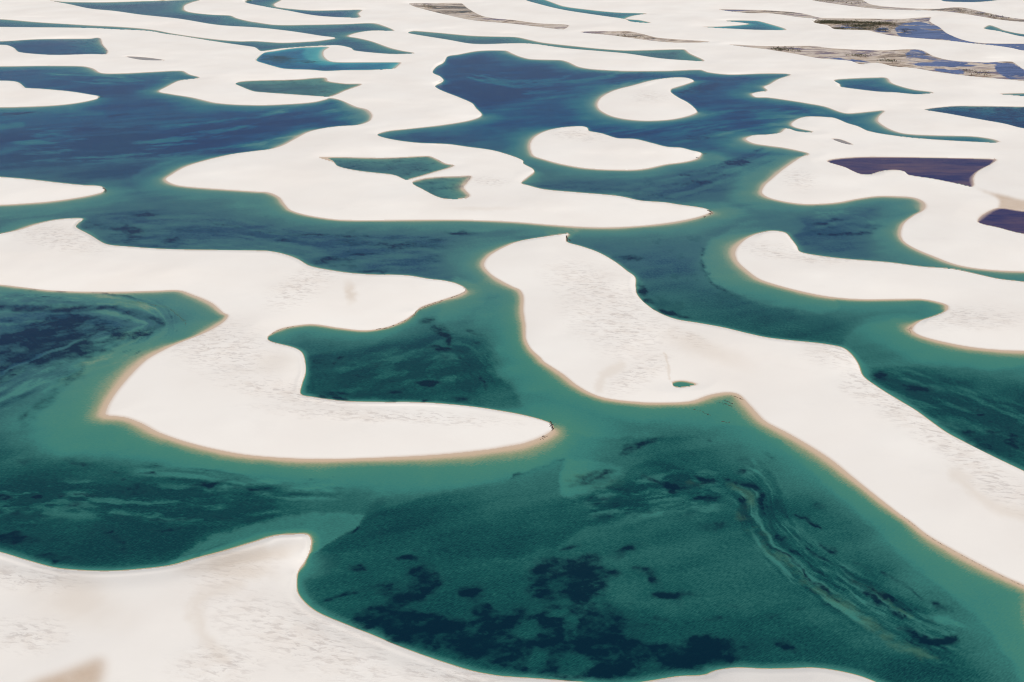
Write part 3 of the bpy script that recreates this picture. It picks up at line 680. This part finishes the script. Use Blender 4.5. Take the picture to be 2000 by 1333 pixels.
# ---------------------------------------------------------------- plant litter washed up along the shores
rnd = random.Random(4)
def zat(u, v):
    j = int(np.clip(np.searchsorted(vs, v), 1, NV-1)); i = int(np.clip((u-us[0])/2.2, 0, NU-1))
    return max(float(Z[j, i]), 0.0)
def litter(name, lines, label, size=.5, dens=1.0, spread=.6):
    V_, F_ = [], []
    for pts in lines:
        P = curve(np.array(pts, float), 1.0, closed=False)
        x, y = ground(P[:, 0], P[:, 1])
        for q in range(len(P)-1):
            L = math.hypot(x[q+1]-x[q], y[q+1]-y[q]); cnt = L*dens*2.0; cnt = int(cnt) + (rnd.random() < cnt % 1)
            gap = math.sin(q*.23)+math.sin(q*.071+1)
            if gap < -1.0: continue
            for _ in range(cnt):
                f = rnd.random(); z0 = zat(P[q, 0], P[q, 1])
                kx = (H - z0)/H
                px = (x[q]+(x[q+1]-x[q])*f)*kx + rnd.gauss(0, spread); py = (y[q]+(y[q+1]-y[q])*f)*kx + rnd.gauss(0, spread)
                # low ragged clump: an irregular ring with a raised middle
                s = size*rnd.uniform(.5, 1.3); k = len(V_); m_ = 6; a0 = rnd.random()*6
                el = rnd.uniform(1, 2.4); ang = math.atan2(y[q+1]-y[q], x[q+1]-x[q])
                for t_ in range(m_):
                    a = a0 + t_*2*math.pi/m_; r = s*rnd.uniform(.6, 1.2)
                    ex, ey = r*math.cos(a)*el, r*math.sin(a)*.7
                    V_.append((px + ex*math.cos(ang)-ey*math.sin(ang), py + ex*math.sin(ang)+ey*math.cos(ang), z0+.01))
                V_.append((px, py, z0 + .12 + .35*s))
                for t_ in range(m_): F_.append((k+t_, k+(t_+1) % m_, k+m_))
    me = bpy.data.meshes.new(name); me.from_pydata(V_, [], F_); me.materials.append(m_deb)
    o = bpy.data.objects.new(name, me); scene.collection.objects.link(o)
    o['kind'] = 'stuff'; o['label'] = label; o['category'] = 'plant litter'
litter('plant_litter', [[(905,562),(910,567),(900,575),(862,588),(822,602),(805,617),(782,631),(750,642),(735,644)], [(862,590),(824,604),(808,618),(785,632)]],
       'dark brown line of plant litter along the lower shore of the S-shaped dune arm', .32, .8, .35)
litter('plant_litter', [[(575,638),(545,645),(526,657),(525,664),(540,671)]], 'thin dark litter line round the small cove of the central lagoon', .25, .7, .3)
litter('plant_litter', [[(1073,824),(1078,832),(1077,841)], [(1076,828),(1080,837)], [(1066,851),(1058,858)]], 'dark litter heap at the pointed end of the large dune', .38, 1.5, .5)
litter('plant_litter', [[(190,190),(200,189)]], 'dark litter at the tip of the distant left spit', .6, 1, .6)
litter('plant_litter', [[(200,367),(207,372),(205,377)]], 'dark litter at the tip of the left sand spit', .5, 1.2, .5)
litter('plant_litter', [[(1382,411),(1390,416),(1384,420)], [(1378,423),(1374,425)]], 'dark litter at the right tip of the middle dune', .55, 1, .7)
litter('plant_litter', [[(1361,307),(1364,310)], [(1372,302),(1380,300)]], 'dark litter at the right end of the oval island', .6, .8, .6)
litter('plant_litter', [[(1106,460),(1108,472)], [(1111,467),(1114,471)]], 'short dark litter streak at the top of the long right dune', .45, 2.0, .3)
litter('plant_litter', [[(268,590),(290,594),(335,606),(345,615),(362,628),(363,637)]], 'thin drifting litter line in the left green bay', .25, .55, .3)
litter('plant_litter', [[(1355,800),(1370,804),(1386,811)], [(1412,781),(1432,790)], [(1410,824),(1424,825)], [(1402,785),(1430,794)], [(1430,773),(1452,781)]],
       'dark litter streaks in the small bight of the long right dune', .28, .9, .35)
litter('plant_litter', [[(1762,1008),(1812,1047),(1862,1076),(1912,1103),(1962,1128),(1998,1145)]], 'thin brown litter line along the lower shore of the right dune', .14, .7, .12)
litter('plant_litter', [[(1779,639),(1776,646),(1781,652)]], 'dark litter curves off the tip of the hooked right dune', .3, .8, .4)

# far marsh scrub
def scrub(areas, label):
    V_, F_ = [], []
    for (u0, v0, u1, v1, cnt) in areas:
        for _ in range(cnt):
            t = rnd.random(); u = u0+(u1-u0)*t + rnd.gauss(0, 3); v = v0+(v1-v0)*t + rnd.gauss(0, 1.6)
            x, y = ground(u, v); x = float(x); y = float(y)
            for l in range(14):
                a = rnd.random()*6.28; r = rnd.random()**.5*7; cx, cy, cz = x+r*math.cos(a)*1.7, y+r*math.sin(a), rnd.uniform(.1, 1.6)*(1-r/9)
                k = len(V_); s = rnd.uniform(.7, 1.7)
                for _q in range(3): V_.append((cx+rnd.uniform(-s, s), cy+rnd.uniform(-s, s), max(.05, cz+rnd.uniform(-.5, .8)*s)))
                F_.append((k, k+1, k+2))
    me = bpy.data.meshes.new('scrub'); me.from_pydata(V_, [], F_); me.materials.append(m_scrub)
    o = bpy.data.objects.new('scrub', me); scene.collection.objects.link(o)
    o['kind'] = 'stuff'; o['label'] = label; o['category'] = 'scrub'
scrub([(1598,44,1740,46,330), (1630,56,1700,58,90), (1650,50,1715,53,110), (1605,42,1650,44,80), (1715,57,1728,60,15), (1735,60,1740,52,12), (1760,58,1780,60,14)], 'dark green low scrub on the marsh flat at upper right')
scrub([(1505,95,1560,99,45), (1660,108,1690,110,20), (1725,117,1745,121,18), (1885,138,1925,145,22)], 'olive brown scrub tufts on the long marsh flat')
scrub([(830,11,850,15,12), (1210,69,1250,74,14), (1590,3,1680,6,24), (1870,21,1960,35,30)], 'sparse brown scrub on the far marsh strips')
